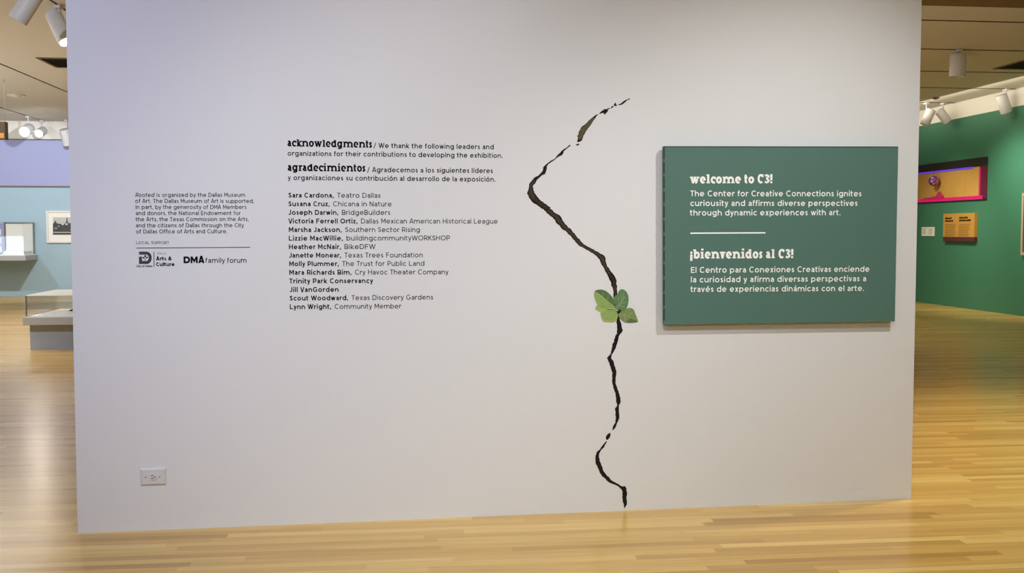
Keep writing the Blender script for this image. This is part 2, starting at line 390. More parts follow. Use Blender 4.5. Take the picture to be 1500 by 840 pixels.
# ------------------------------------------------------------------ left gallery: wall case, picture, floor case
yb = BACK; yf = BACK - .72
r0 = at_y(49.5, 325, yb - .02)                                     # back top right of the glass
bl = at_y(8.5, 325, yb - .02)
zt, zb = r0.z - .02, 0.90
t = thing('wall_display_case', ((bl.x + r0.x) / 2, yb, .79), 'wall mounted glass display case with cream back on the pale blue wall', 'display case')
xr = r0.x + .06; xl = bl.x - .75
b = MB(); b.box(xl, xr, yf - .03, yb, .79, .90); b.build('tray', 'tray', t, bevel=.008)
b = MB(); b.box(xl + .03, xr - .03, yf, yb, .90, .925); b.build('plinth', 'linen', t)
b = MB(); b.box(bl.x, r0.x - .02, yb - .03, yb - .012, .925, zt - .02); b.build('back_panel', 'cream', t)
b = MB(); b.box(xl, bl.x - .03, yb - .03, yb - .012, .925, zt - .02); b.build('side_panel', 'lav', t)
for dz in (0, -.2, -.42):
    b = MB(); b.box(xl + .40, bl.x - .10, yb - .036, yb - .03, 1.33 + dz * .9, 1.46 + dz * .9); b.build('caption_card', 'paper', t)
b = MB()
for x in (bl.x - .03, r0.x - .02): b.box(x, x + .025, yb - .045, yb, .925, zt)
b.box(bl.x - .03, r0.x + .005, yb - .045, yb, zt - .02, zt); b.build('back_frame', 'vent', t)
g = MB()
g.box(xl, r0.x + .02, yf, yf + .008, .925, zt); g.box(r0.x + .012, r0.x + .02, yf + .008, yb - .05, .925, zt); g.box(xl, r0.x + .02, yf, yb - .05, zt, zt + .008)
g.build('glass_cover', 'glass', t)
b = MB(); b.box(r0.x - .30, r0.x - .02, yf + .1, yb - .1, .925, .98); b.build('display_block', 'linen', t)
b = MB(); q = Vector((bl.x + .12, yf + .14, .926)); b.frame_box(q, (.22, 0, 0), (0, .20, .07), (0, -.004, .012)); tag(b.build('small_booklet', 'paper'), 'small white booklet lying inside the wall mounted glass case', 'booklet')

p0 = at_y(67.3, 309, yb - .04); p1 = at_y(136, 356, yb - .04)
t = thing('framed_photograph', ((p0.x + p1.x) / 2, yb, p1.z), 'white framed black and white skyline photograph on the pale blue wall', 'picture')
b = MB(); fw = .035
for a in ((p0.x, p1.x, p0.z - fw, p0.z), (p0.x, p1.x, p1.z, p1.z + fw), (p0.x, p0.x + fw, p1.z + fw, p0.z - fw), (p1.x - fw, p1.x, p1.z + fw, p0.z - fw)):
    b.box(a[0], a[1], yb - .045, yb, a[2], a[3])
b.build('frame', 'frame', t)
b = MB(); b.box(p0.x + fw, p1.x - fw, yb - .025, yb - .005, p1.z + fw, p0.z - fw); b.build('mat_board', 'cream', t)
a0 = at_y(77.5, 318.5, yb - .03); a1 = at_y(127, 344, yb - .03)
b = MB(); b.box(a0.x, a1.x, yb - .03, yb - .025, a1.z, a0.z); ph = b.build('print', 'photo', t)
b = MB()
sk = [(77.5, 344), (77.5, 328), (79, 327), (80, 325), (81, 323), (82, 325), (83.5, 327.5), (88, 328), (92, 329.5), (96, 327), (97.3, 324), (97.6, 319), (98.6, 319), (99, 324), (100.5, 327.5), (105, 326), (110, 329), (118, 327), (127, 328), (127, 344)]
b.prism([at_y(x, y, yb - .031) for x, y in sk], (0, -.002, 0)); b.build('skyline', 'photodark', ph)
b = MB()
for x0, x1, y0, y1 in ((90.5, 93.5, 327.6, 330), (96, 99, 327.2, 330), (103, 106, 335.5, 337.5), (85, 87, 331, 332.2), (77.8, 126, 340, 341.2), (80, 84, 334, 335)):
    A_ = at_y(x0, y1, yb - .0335); B_ = at_y(x1, y0, yb - .0335); b.box(A_.x, B_.x, yb - .0345, yb - .0335, A_.z, B_.z)
b.build('bright_roofs', 'photo', ph)

# floor case: pedestal, tray, glass with a top pane whitened to imitate its reflection
c0 = at_z(44.5, 513, 0); ty = c0.y - .12
zt0 = at_y(33, 477, ty).z; zt1 = at_y(33, 465.5, ty).z; zg = at_y(38, 434, ty + .05).z
xr = c0.x + 2.2
tx = at_y(33, 470, ty).x; gx = at_y(38.3, 450, ty + .05).x
t = thing('floor_display_case', (c0.x + .8, c0.y + .4, 0), 'low glass topped display case on grey pedestal at the partition edge', 'display case')
b = MB(); b.box(c0.x, xr, c0.y, c0.y + .9, 0, zt0); b.build('pedestal', 'ped', t)
b = MB(); b.box(tx, xr + .1, ty, ty + 1.3, zt0, zt1); b.build('tray', 'tray', t, bevel=.006)
b = MB(); b.box(tx + .06, xr + .05, ty + .06, ty + 1.2, zt1, zt1 + .012); b.build('tray_lining', 'linen', t)
q1 = at_z(108, 421.5, zg); q0 = Vector((gx, ty + .05, zg)); dq = (q1 - q0); q2 = q0 + dq * 1.6
q2.y = min(q2.y, ty + 1.25)
g = MB(); zgl = zt1 + .012
for (A_, B_) in ((q0, Vector((xr, q0.y, zg))), (q0, q2), (Vector((xr, q0.y + .008, zg)), Vector((xr, q2.y, zg)))):
    n = Vector((-(B_ - A_).y, (B_ - A_).x, 0)).normalized() * .008
    g.frame_box((A_.x, A_.y, zgl), (B_.x - A_.x, B_.y - A_.y, 0), n, (0, 0, zg - zgl))
g.build('glass_wall', 'glass', t)
b = MB(); b.prism([(q0.x, q0.y, zg), (xr, q0.y, zg), (xr, q2.y, zg), (q2.x, q2.y, zg)], (0, 0, .010)); b.build('lid', 'lid_reflection', t)
b = MB()
for px in (38.3,): b.box(q0.x - .006, q0.x + .008, q0.y - .006, q0.y + .008, zgl, zg)
b.build('corner_post', 'vent', t)
bk0 = at_z(50, 463, zgl); bk1 = at_z(57, 457, zgl)
t2 = thing('open_book', (bk0.x + .3, bk0.y, zgl), 'open white book lying in the low glass case', 'book')
for k in (0, 1):
    b = MB(); x = bk0.x + .03 + k * .34
    prof = [(0, .012), (.05, .028), (.12, .034), (.22, .028), (.33, .012)] if k == 0 else [(0, .012), (.10, .028), (.21, .034), (.28, .028), (.33, .012)]
    pts = [(x + a, bk0.y + .05, zgl + h) for a, h in prof] + [(x + .33, bk0.y + .05, zgl), (x, bk0.y + .05, zgl)]
    b.prism(list(reversed(pts)), (0, .36, 0)); b.build('page_block', 'paper', t2)
m0 = at_z(92, 456, zgl + .02)
b = MB(); b.prism([(m0.x, m0.y + .12, zgl), (m0.x + .5, m0.y + .12, zgl), (m0.x + .5, m0.y + .12, zgl + .17), (m0.x + .28, m0.y + .12, zgl + .14)], (0, .25, 0))
tag(b.build('dark_album', 'cover'), 'dark brown propped album behind the open book in the low case', 'album')

# ------------------------------------------------------------------ right gallery: things on the green wall
GX = RIGHT
def gw(px, py, off=0): return at_x(px, py, GX - off)
def gbox(b, y0, y1, z0, z1, o0, o1): b.box(GX - o1, GX - o0, min(y0, y1), max(y0, y1), z0, z1)
# lit shadow box window
n0 = gw(1447.5, 229.5); nb = gw(1447, 293); n1y = 20.6
yN = n0.y; zN1 = n0.z; zN0 = nb.z
t = thing('shadow_box', (GX, (yN + n1y) / 2, zN0), 'long lit shadow box with purple and magenta glow around an ochre panel', 'display box')
b = MB()
gbox(b, yN, n1y, zN1 - .155, zN1, 0, .02); gbox(b, yN, n1y, zN0, zN0 + .02, 0, .02)
b.build('frame', 'boxdark', t)
b = MB(); gbox(b, yN, yN + .22, zN0 + .03, zN1 - .155, 0, .018); b.build('end_panel', 'wine', t)
b = MB(); gbox(b, yN + .2, n1y, zN0 + .03, zN1 - .155, 0, .010); b.build('backdrop', 'gold', t)
b = MB(); gbox(b, yN + .45, n1y, zN1 - .18, zN1 - .15, .010, .022); b.build('purple_strip', 'purple', t)
b = MB(); gbox(b, yN + .12, n1y, zN0 + .02, zN0 + .085, .010, .020); b.build('magenta_strip', 'magenta', t)
b = MB(); gbox(b, yN + .19, yN + .24, zN0 + .08, zN1 - .20, .018, .022); b.build('glowing_edge', 'magenta', t)
c = gw(1368, 265.5, .125); b = MB(); b.sphere(c, .098, 20, 12); t3 = tag(b.build('mirror_ball', 'ball', smooth=False), 'purple mirror ball hanging before the ochre panel of the shadow box', 'ball')
b = MB(); b.lathe(c + Vector((0, 0, .10)), (0, 0, 1), [(0, .003), (zN1 - .145 - c.z - .10, .003)], 6); b.build('string', 'boxdark', t3)
c = gw(1377.5, 289.5, .03)
b = MB()
b.prism([(GX - .056, c.y + dy, zN0 + .085 + dz) for dy, dz in ((-.12, 0), (-.11, .035), (-.05, .07), (.02, .125), (.08, .09), (.12, .04), (.35, .022), (.70, .0))], (.03, 0, 0))
tag(b.build('small_figurine', 'pinkred'), 'small pink figure standing on the magenta edge of the shadow box', 'figurine')

# ochre text panel
a0 = gw(1386.5, 313.5); a1 = gw(1431.5, 355); zs = gw(1400, 350).z
t = thing('text_panel', (GX, (a0.y + a1.y) / 2, a1.z), 'ochre text panel with maroon bottom edge on the green wall', 'sign')
zb0 = gw(1431.5, 354.5).z; zt0_ = gw(1431.5, 312).z
b = MB(); gbox(b, a0.y, a1.y, zb0 + .085, zt0_, .002, .06); b.build('board', 'ochre', t)
b = MB(); gbox(b, a0.y, a1.y, zb0, zb0 + .085, .002, .06); b.build('bottom_edge', 'maroon', t)
Wp = a0.y - a1.y
def prow(b, f0, f1, z0, z1): gbox(b, a0.y - Wp * f0, a0.y - Wp * f1, z0, z1, .06, .0615)
Hh = zt0_ - zb0; random.seed(3)
for cols in (((.06, .27, .80), (.06, .34, .705)), ((.52, .80, .81), (.52, .88, .715))):
    b = MB()
    for f0, f1, zz in cols:
        f = f0
        while f < f1 - .01:
            w_ = random.uniform(.018, .03); h_ = random.choice((.055, .055, .07))
            prow(b, f, min(f + w_, f1), zb0 + Hh * zz, zb0 + Hh * (zz + h_)); f += w_ + .006
    b.build('heading_lettering', 'ink', t)
for f0, f1 in ((.06, .44), (.51, .88)):
    b = MB()
    for k in range(8):
        prow(b, f0, f1 - random.uniform(0, .1), zb0 + Hh * (.60 - .058 * k), zb0 + Hh * (.618 - .058 * k))
    b.build('body_lettering', 'brown', t)
# white double label
a0 = gw(1351, 333); a1 = gw(1369, 346)
t = thing('wall_label', (GX, (a0.y + a1.y) / 2, a1.z), 'small white two-column label on green wall next to the partition', 'label')
for f0, f1 in ((0, .47), (.50, 1)):
    b = MB(); gbox(b, a0.y + (a1.y - a0.y) * f0, a0.y + (a1.y - a0.y) * f1, a1.z, a0.z, 0, .012); cd = b.build('card', 'paper', t)
    b = MB()
    for k in range(6):
        z = a0.z - (a0.z - a1.z) * (.18 + .12 * k); g0 = f0 + .07; g1 = f1 - .08 - .04 * (k % 3)
        gbox(b, a0.y + (a1.y - a0.y) * g0, a0.y + (a1.y - a0.y) * g1, z - .006, z + .004, .012, .0128)
    b.build('lettering', 'tray', cd)
# frame cut by the right picture edge
a0 = gw(1497, 283, .05); a1 = gw(1497, 374, .05); y0 = a0.y; y1 = y0 - .75
t = thing('picture_frame', (GX, (y0 + y1) / 2, a1.z), 'pale wooden picture frame on green wall cut by the right picture edge', 'picture')
b = MB(); fw = .05
for a in ((y0, y1, a0.z - fw, a0.z), (y0, y1, a1.z, a1.z + fw), (y0, y0 - fw, a1.z + fw, a0.z - fw), (y1 + fw, y1, a1.z + fw, a0.z - fw)): gbox(b, a[0], a[1], a[2], a[3], 0, .05)
b.build('frame', 'gilt', t)
b = MB(); gbox(b, y0 - fw, y1 + fw, a1.z + fw, a0.z - fw, 0, .02); b.build('print', 'photodark', t)

# ------------------------------------------------------------------ lettering: a stroke alphabet (cap height = 1)
def arc(cx, cy, rx, ry, a0, a1, n=14):
    return [(cx + rx * math.cos(math.radians(a0 + (a1 - a0) * k / n)), cy + ry * math.sin(math.radians(a0 + (a1 - a0) * k / n))) for k in range(n + 1)]
def spl(P, n=5, closed=False):
    out = []; m = len(P)
    rng = range(m if closed else m - 1)
    for i in rng:
        if closed: p0, p1, p2, p3 = P[i - 1], P[i], P[(i + 1) % m], P[(i + 2) % m]
        else: p0, p1, p2, p3 = P[max(i - 1, 0)], P[i], P[i + 1], P[min(i + 2, m - 1)]
        for k in range(n):
            t = k / n
            out.append(tuple(.5 * (2 * p1[j] + (p2[j] - p0[j]) * t + (2 * p0[j] - 5 * p1[j] + 4 * p2[j] - p3[j]) * t * t + (3 * p1[j] - p0[j] - 3 * p2[j] + p3[j]) * t ** 3) for j in (0, 1)))
    out.append(P[0] if closed else P[-1])
    return out

class Alphabet:
    def __init__(s, w, X=.735, A=1.02, D=-.27, wd=1.0, slab=False, side=.085):
        s.w, s.X, s.A, s.D, s.wd, s.slab, s.sb = w, X, A, D, wd, slab, side
    def glyph(s, ch):
        """-> (advance, [(points, width)])"""
        w, X, A, D, k, sb = s.w, s.X, s.A, s.D, s.wd, s.sb
        h = w / 2; th = w * (.74 if s.slab else .92); hh = th / 2      # horizontals a little thinner
        sw = th * .80; so = sw / 2; sl = w * .42                       # slab thickness, overhang
        G = []; acc = None
        def st(*pts, wid=w): G.append((list(pts), wid))
        def serif(x, y, l=1, r=1):
            if s.slab: G.append(([(x - h - sl * l, y), (x + h + sl * r, y)], sw))
        if ch in 'íóéáú': acc = ch; ch = {'í': 'i', 'ó': 'o', 'é': 'e', 'á': 'a', 'ú': 'u'}[ch]
        x0 = sb + h + (sl if s.slab and ch in 'bhklnmrupiíjft' else 0)
        if ch == ' ': return .40 * (1 if not s.slab else .95), []
        if ch in 'oecbdpqg':
            R = .335 * k; rx = R - h * .55; ry = X / 2 - hh + .01; cy = X / 2
            cx = sb + h + rx if ch in 'oecdqg' else x0 + rx
            x1 = cx + rx; xl = cx - rx
            if ch == 'o': G.append((arc(cx, cy, rx, ry, 0, 360, 22), w)); adv = x1 + h + sb
            elif ch == 'e':
                G.append((arc(cx, cy, rx, ry, 0, 318, 20), w)); st((xl, cy - .01), (x1 + h * .95, cy - .01), wid=th * (.85 if not s.slab else .55)); adv = x1 + h + sb
            elif ch == 'c':
                G.append((arc(cx, cy, rx, ry, 47, 313, 18), w)); adv = x1 - h * .1 + sb * (.55 if not s.slab else 1.2)
                if s.slab: st((x1 - h * .3, X - sw * .2), (x1 - h * .3, X * .62), wid=w * .75)
            elif ch == 'b':
                st((xl, 0), (xl, A)); G.append((arc(cx, cy, rx, ry, 0, 360, 22), w)); serif(xl, A - so, 1, 0); adv = x1 + h + sb
            elif ch == 'p':
                st((xl, D), (xl, X)); G.append((arc(cx, cy, rx, ry, 0, 360, 22), w)); adv = x1 + h + sb
            elif ch in 'dq':
                st((x1, D if ch == 'q' else 0), (x1, A if ch == 'd' else X)); G.append((arc(cx, cy, rx, ry, 0, 360, 22), w))
                if ch == 'd': serif(x1, A - so, 1, 0); serif(x1, so, 0, 1)
                adv = x1 + h + sb + (sl if s.slab else 0)
            else:
                ry2 = ry - .02; cy2 = X - hh - ry2
                G.append((arc(cx, cy2, rx, ry2, 0, 360, 22), w))
                G.append(([(x1, X), (x1, .02)] + arc(cx, .0, rx, -D - hh, 0, -150, 10), w))
                serif(x1, X - so, 0, 1); adv = x1 + h + sb + (sl if s.slab else 0)
        elif ch == 'a':
            x1 = sb + .56 * k - h; xm = (sb + h + x1) / 2; rx = (x1 - sb - h) / 2
            G.append(([(x1, 0), (x1, X * .60)] + arc(xm, X * .60, rx, X * .40 - hh, 0, 152, 9), w))
            bry = X * .29 - hh * .5
            G.append((spl([(x1, X * .56), (xm, X * .56), (sb + h, X * .30), (xm - rx * .15, hh), (x1, X * .17)], 5), w * .92))
            serif(x1, so, 0, 1); adv = x1 + h + sb + (sl * .9 if s.slab else 0)
        elif ch in 'nhmru':
            if ch == 'r':
                st((x0, 0), (x0, X)); rx = .235 * k
                G.append((arc(x0 + rx, X - hh - .25, rx, .25, 180, 62, 8), w)); adv = x0 + rx * 1.45 + sb * .7
                serif(x0, X - so, 1, 0); serif(x0, so)
            else:
                n = 2 if ch == 'm' else 1; span = (.50 if ch == 'm' else .53) * k + (w * .35 if s.slab else 0); x = x0
                if ch == 'u':
                    x1 = x + span; xm = (x + x1) / 2
                    G.append(([(x, X), (x, .29)] + arc(xm, .29, span / 2, .29 - hh, 180, 360, 12), w)); st((x1, 0), (x1, X))
                    serif(x, X - so, 1, 0); serif(x1, X - so, 1, 0); serif(x1, so, 0, 1)
                else:
                    st((x, 0), (x, A if ch == 'h' else X)); serif(x, (A if ch == 'h' else X) - so, 1, 0); serif(x, so, 1, .7)
                    for _ in range(n):
                        x1 = x + span; xm = (x + x1) / 2
                        G.append((arc(xm, X - hh - .27, span / 2, .27, 180, 0, 12) + [(x1, 0)], w)); serif(x1, so, .7, 1); x = x1
                adv = x1 + h + sb + (sl * .8 if s.slab else 0)
        elif ch == 's':
            W = .47 * k; l = sb + h; r = sb + W - h; m = (l + r) / 2; q = X
            G.append((spl([(r - .01, q - hh - .10), (m + .02, q - hh), (l, q * .735), (m, q * .5), (r, q * .265), (m - .02, hh), (l - .01, hh + .10)], 5), w * .93))
            if s.slab:
                st((r, X), (r, X * .72), wid=w * .6); st((l, 0), (l, X * .28), wid=w * .6)
            adv = sb + W + sb * .8
        elif ch in 'il':
            top = A if ch == 'l' else X
            st((x0, 0), (x0, top)); adv = x0 + h + sb + (sl if s.slab else 0)
            serif(x0, top - so, 1, 0); serif(x0, so)
            if ch == 'i' and not acc:
                d = max(w * 1.08, .1); st((x0, X + .13), (x0, X + .13 + d * (1.0 if not s.slab else .75)), wid=d)
        elif ch == 'j':
            x0 = sb + .10; st((x0, X), (x0, -.10), (x0 - .10, D + hh)); d = max(w * 1.08, .1); st((x0, X + .13), (x0, X + .13 + d), wid=d); adv = x0 + h + sb
        elif ch == 'k':
            st((x0, 0), (x0, A)); st((x0, X * .30), (x0 + .45 * k, X), wid=th); st((x0 + .12, X * .44), (x0 + .50 * k, 0)); adv = x0 + .5 * k + h * .5 + sb * .6
            serif(x0, A - so, 1, 0); serif(x0, so, 1, .6); serif(x0 + .42 * k, X - so, .6, .6); serif(x0 + .48 * k, so, .3, .8)
        elif ch == 't':
            x0 = sb + .12 + (sl * .4 if s.slab else 0); G.append(([(x0, X + .22), (x0, .20)] + arc(x0 + .17, .20, .17, .20 - hh, 180, 285, 6), w)); st((x0 - (.14 + h * .4 if not s.slab else h + .05), X - hh), (x0 + .24 + h * (.4 if not s.slab else .15), X - hh), wid=th); adv = x0 + .24 + sb + h * .3
        elif ch == 'f':
            x0 = sb + .12; G.append(([(x0, 0), (x0, A - .21)] + arc(x0 + .18, A - .21, .18, .21 - hh, 180, 75, 6), w)); st((x0 - .13, X - hh), (x0 + .23, X - hh), wid=th); adv = x0 + .235 + sb * .7
        elif ch in 'vwy':
            W = (.60 if ch != 'w' else .93) * k + (w * (.2 if ch != 'w' else .95) if s.slab else 0); l = sb * .5 + h; r = l + W - w; m = (l + r) / 2
            if s.slab: l += sl * .5; r += sl * .5; m += sl * .5
            if ch == 'v': st((l, X), (m, 0)); st((r, X), (m, 0), wid=th)
            elif ch == 'y': st((l, X), (m + .02, 0)); G.append(([(r, X), (m - .02, -.12), (m - .10, D + hh), (m - .24, D + hh)], th))
            else:
                a = l + (r - l) * .27; c = r - (r - l) * .27; st((l, X), (a, 0)); st((m, X), (a, 0), wid=th); st((m, X), (c, 0)); st((r, X), (c, 0), wid=th)
            if s.slab:
                serif(l, X - so, .6, .6); serif(r, X - so, .6, .6)
                if ch == 'w': serif(m, X - so, .4, .4)
            adv = r + h + sb * .5 + (sl * .5 if s.slab else 0)
        elif ch == 'x': st((sb + h, X), (sb + .55 - h, 0)); st((sb + .55 - h, X), (sb + h, 0)); adv = .55 + sb * 2
        elif ch == 'z': st((sb, X - hh), (sb + .48, X - hh), wid=th); st((sb, hh), (sb + .48, hh), wid=th); st((sb + .44 - h * .3, X - hh), (sb + .05 + h * .3, hh)); adv = .48 + sb * 2
        # capitals and signs
        elif ch in 'OQ': G.append((arc(sb + .47, .5, .47 - h, .5 - hh + .01, 0, 360, 26), w)); adv = .94 + sb * 2
        elif ch in 'CG':
            kk = 1 if not s.slab else .90
            G.append((arc(sb + .46 * kk, .5, .46 * kk - h, .5 - hh + .01, 48, 312 if ch == 'C' else 330, 20), w)); adv = (.84 if not s.slab else .90) * kk + sb * 1.6
            if ch == 'G': G.append(([(sb + .84 - h, .14), (sb + .84 - h, .46), (sb + .52, .46)], w)); adv = .88 + sb * 2
            if s.slab: st((sb + .84 * kk - h * .6, 1), (sb + .84 * kk - h * .6, .66), wid=w * .75)
        elif ch == 'D': G.append(([(x0, 0), (x0, 1)], w)); G.append(([(x0, 1 - hh), (x0 + .30, 1 - hh)] + arc(x0 + .30, .5, .42 - h * .6, .5 - hh, 90, -90, 14) + [(x0, hh)], w)); adv = x0 + .72 + sb
        elif ch in 'EFL':
            st((x0, 0), (x0, 1))
            if ch in 'EF': st((x0, 1 - hh), (x0 + .55, 1 - hh), wid=th); st((x0, .51), (x0 + .49, .51), wid=th)
            if ch in 'EL': st((x0, hh), (x0 + .56, hh), wid=th)
            adv = x0 + .56 + sb * .8
        elif ch == 'H': st((x0, 0), (x0, 1)); st((x0 + .62, 0), (x0 + .62, 1)); st((x0, .51), (x0 + .62, .51), wid=th); adv = x0 + .62 + h + sb
        elif ch == 'I': st((x0, 0), (x0, 1)); adv = x0 + h + sb
        elif ch == 'J': G.append(([(sb + .42, 1), (sb + .42, .28)] + arc(sb + .22, .28, .20, .28 - hh, 0, -150, 8), w)); adv = sb + .42 + h + sb
        elif ch == 'K': st((x0, 0), (x0, 1)); st((x0, .36), (x0 + .56, 1)); st((x0 + .20, .56), (x0 + .60, 0)); adv = x0 + .62 + sb * .5
        elif ch == 'M': x1 = x0 + .72; st((x0, 0), (x0, 1)); st((x1, 0), (x1, 1)); G.append(([(x0, 1), ((x0 + x1) / 2, .30), (x1, 1)], th)); adv = x1 + h + sb
        elif ch == 'N': x1 = x0 + .63; st((x0, 0), (x0, 1)); st((x1, 0), (x1, 1)); st((x0, 1), (x1, 0)); adv = x1 + h + sb
        elif ch in 'PRB':
            st((x0, 0), (x0, 1)); q = .27 if ch != 'B' else .25; m_ = 1 - hh - q
            G.append(([(x0, 1 - hh), (x0 + .30, 1 - hh)] + arc(x0 + .30, m_, .26 - h * .3, q, 90, -90, 10) + [(x0, m_ - q)], w)); adv = x0 + .58 + sb
            if ch == 'R': st((x0 + .28, m_ - q), (x0 + .58, 0))
            if ch == 'B': q2 = (m_ - q - hh) / 2; G.append(([(x0 + .30, m_ - q)] + arc(x0 + .33, hh + q2, .27 - h * .3, q2, 90, -90, 10) + [(x0, hh)], w)); adv = x0 + .62 + sb
        elif ch == 'S':
            l = sb + h; r = sb + .62 - h; m = (l + r) / 2
            G.append((spl([(r - .02, .85 - hh), (m + .02, 1 - hh), (l, .74), (m, .51), (r, .27), (m - .02, hh), (l - .02, .15 + hh)], 6), w)); adv = .62 + sb * 1.8
        elif ch == 'T': st((sb * .5, 1 - hh), (sb * .5 + .66, 1 - hh), wid=th); st((sb * .5 + .33, 0), (sb * .5 + .33, 1)); adv = .66 + sb
        elif ch == 'U': x1 = x0 + .60; xm = (x0 + x1) / 2; G.append(([(x0, 1), (x0, .33)] + arc(xm, .33, .30, .33 - hh, 180, 360, 12) + [(x1, 1)], w)); adv = x1 + h + sb
        elif ch in 'AVWY':
            W = {'A': .84, 'V': .80, 'W': 1.22, 'Y': .76}[ch]; l = sb * .3 + h; r = l + W - w; m = (l + r) / 2
            if ch == 'A': st((l, 0), (m - h * .3, 1 - h * .1), (m + h * .3, 1 - h * .1), (r, 0)); st((l + (m - l) * .28, .27), (r - (r - m) * .28, .27), wid=th)
            elif ch == 'V': st((l, 1), (m - h * .3, h * .1), (m + h * .3, h * .1), (r, 1))
            elif ch == 'Y': st((l, 1), (m, .42)); st((r, 1), (m, .42)); st((m, 0), (m, .45))
            else: a = l + (r - l) * .27; c = r - (r - l) * .27; st((l, 1), (a, 0)); st((m, 1), (a, 0)); st((m, 1), (c, 0)); st((r, 1), (c, 0))
            adv = r + h + sb * .3
        elif ch == '3':
            W = .60 if not s.slab else .74; l = sb + h * .8; r = sb + W - h; m = (l + r) / 2
            G.append((spl([(l, .82), (m, 1 - hh), (r - .02, .76), (m, .54), (r, .28), (m, hh), (l - .02, .18)], 6), w * .92)); adv = W + sb * 1.8
        elif ch == '&':
            G.append((spl([(.74, .02), (.30, .62), (.28, .84), (.43, 1 - hh), (.56, .82), (.46, .62), (.17, .40), (.14, .20), (.34, hh), (.56, .14), (.72, .46)], 5), w * .9)); adv = .84
        elif ch == '/': st((sb * .6, -.14), (sb * .6 + .42, 1.05), wid=w * .85); adv = .5 + sb
        elif ch == '.': d = max(w * 1.1, .1); st((sb + d / 2, 0), (sb + d / 2, d), wid=d); adv = d + sb * 1.8
        elif ch == ',': d = max(w * 1.1, .1); st((sb + d / 2, d), (sb + d / 2, .02), (sb + d * .15, -.13), wid=d * .85); adv = d + sb * 1.8
        elif ch == '!': G.append(([(sb + h, 1.02), (sb + h, .34)], w * 1.08)); st((sb + h, 0), (sb + h, w * .85), wid=w); adv = w + sb * 2
        elif ch == '¡': G.append(([(sb + h, -.26), (sb + h, .46)], w * 1.08)); st((sb + h, X - w * .8), (sb + h, X + .02), wid=w); adv = w + sb * 2.2
        else: adv = .4
        if acc:
            xc = (adv) / 2; st((xc - .03, X + .08), (xc + .13, X + .29), wid=w * .9)
        return adv, G

def ribbon(b, pts, wd, fmap):
    """flat stroke of one width along a polyline, mitred"""
    pts = [p for i, p in enumerate(pts) if i == 0 or math.dist(p, pts[i - 1]) > 1e-7]
    n = len(pts); hw = wd / 2; closed = n > 3 and math.dist(pts[0], pts[-1]) < 1e-6
    Lp, Rp = [], []
    def nrm(a, c):
        dx, dy = c[0] - a[0], c[1] - a[1]; l = math.hypot(dx, dy) or 1e-9
        return (-dy / l, dx / l)
    for i in range(n):
        if closed and i in (0, n - 1): n0, n1 = nrm(pts[-2], pts[-1]), nrm(pts[0], pts[1])
        elif i == 0: n0 = n1 = nrm(pts[0], pts[1])
        elif i == n - 1: n0 = n1 = nrm(pts[-2], pts[-1])
        else: n0, n1 = nrm(pts[i - 1], pts[i]), nrm(pts[i], pts[i + 1])
        mx, my = n0[0] + n1[0], n0[1] + n1[1]; l2 = mx * mx + my * my
        s = min(2 / l2, 2.2) if l2 > 1e-6 else 1
        ox, oy = mx * s * hw, my * s * hw
        if l2 <= 1e-6: ox, oy = n0[0] * hw, n0[1] * hw
        Lp.append((pts[i][0] + ox, pts[i][1] + oy)); Rp.append((pts[i][0] - ox, pts[i][1] - oy))
    i0 = len(b.v)
    for a, c in zip(Lp, Rp): b.v.append(tuple(fmap(*a))); b.v.append(tuple(fmap(*c)))
    for k in range(n - 1): b.f.append((i0 + 2 * k, i0 + 2 * k + 1, i0 + 2 * k + 3, i0 + 2 * k + 2))

def set_line(b, runs, p0, p1, cap, off, shear=0):
    """runs: [(alphabet, text)]; baseline runs between two pixels of the partition's plane; cap in pixels"""
    u0, z0 = on_p(*p0, off); u1, z1 = on_p(*p1, off)
    ch_ = on_p(p0[0], p0[1] - cap, off)[1] - z0
    seq = []; x = 0
    for A_, txt in runs:
        for c in txt:
            adv, G = A_.glyph(c)
            seq.append((x, G)); x += adv
    total = x - runs[-1][0].sb * .8; start = runs[0][0].sb * .9
    L_ = math.hypot(u1 - u0, z1 - z0); ex, ez = (u1 - u0) / L_, (z1 - z0) / L_
    sx = L_ / (total - start)
    for gx, G in seq:
        for si, (pts, wd) in enumerate(G):
            # keep the stroke's real weight although letters are stretched
            pl = [((gx + px_ - start + shear * py_) * sx, py_ * ch_) for px_, py_ in pts]
            ribbon(b, pl, wd * (ch_ * .5 + sx * .5), lambda a, c: pp(u0 + a * ex - c * ez, z0 + a * ez + c * ex, off + .0010 + si * .00009))

BOOK = Alphabet(.125); MED = Alphabet(.160); BOLD = Alphabet(.190); HEAVY = Alphabet(.235, X=.74, wd=.95, side=.06)
SLAB = Alphabet(.235, X=.80, A=1.0, D=-.24, wd=.95, slab=True, side=.035)
SLABW = Alphabet(.262, X=.74, A=1.0, D=-.24, wd=.95, slab=True, side=.045)
LIGHT = Alphabet(.085)
base_of = lambda px, py: tuple(pp(*on_p(px, py)))

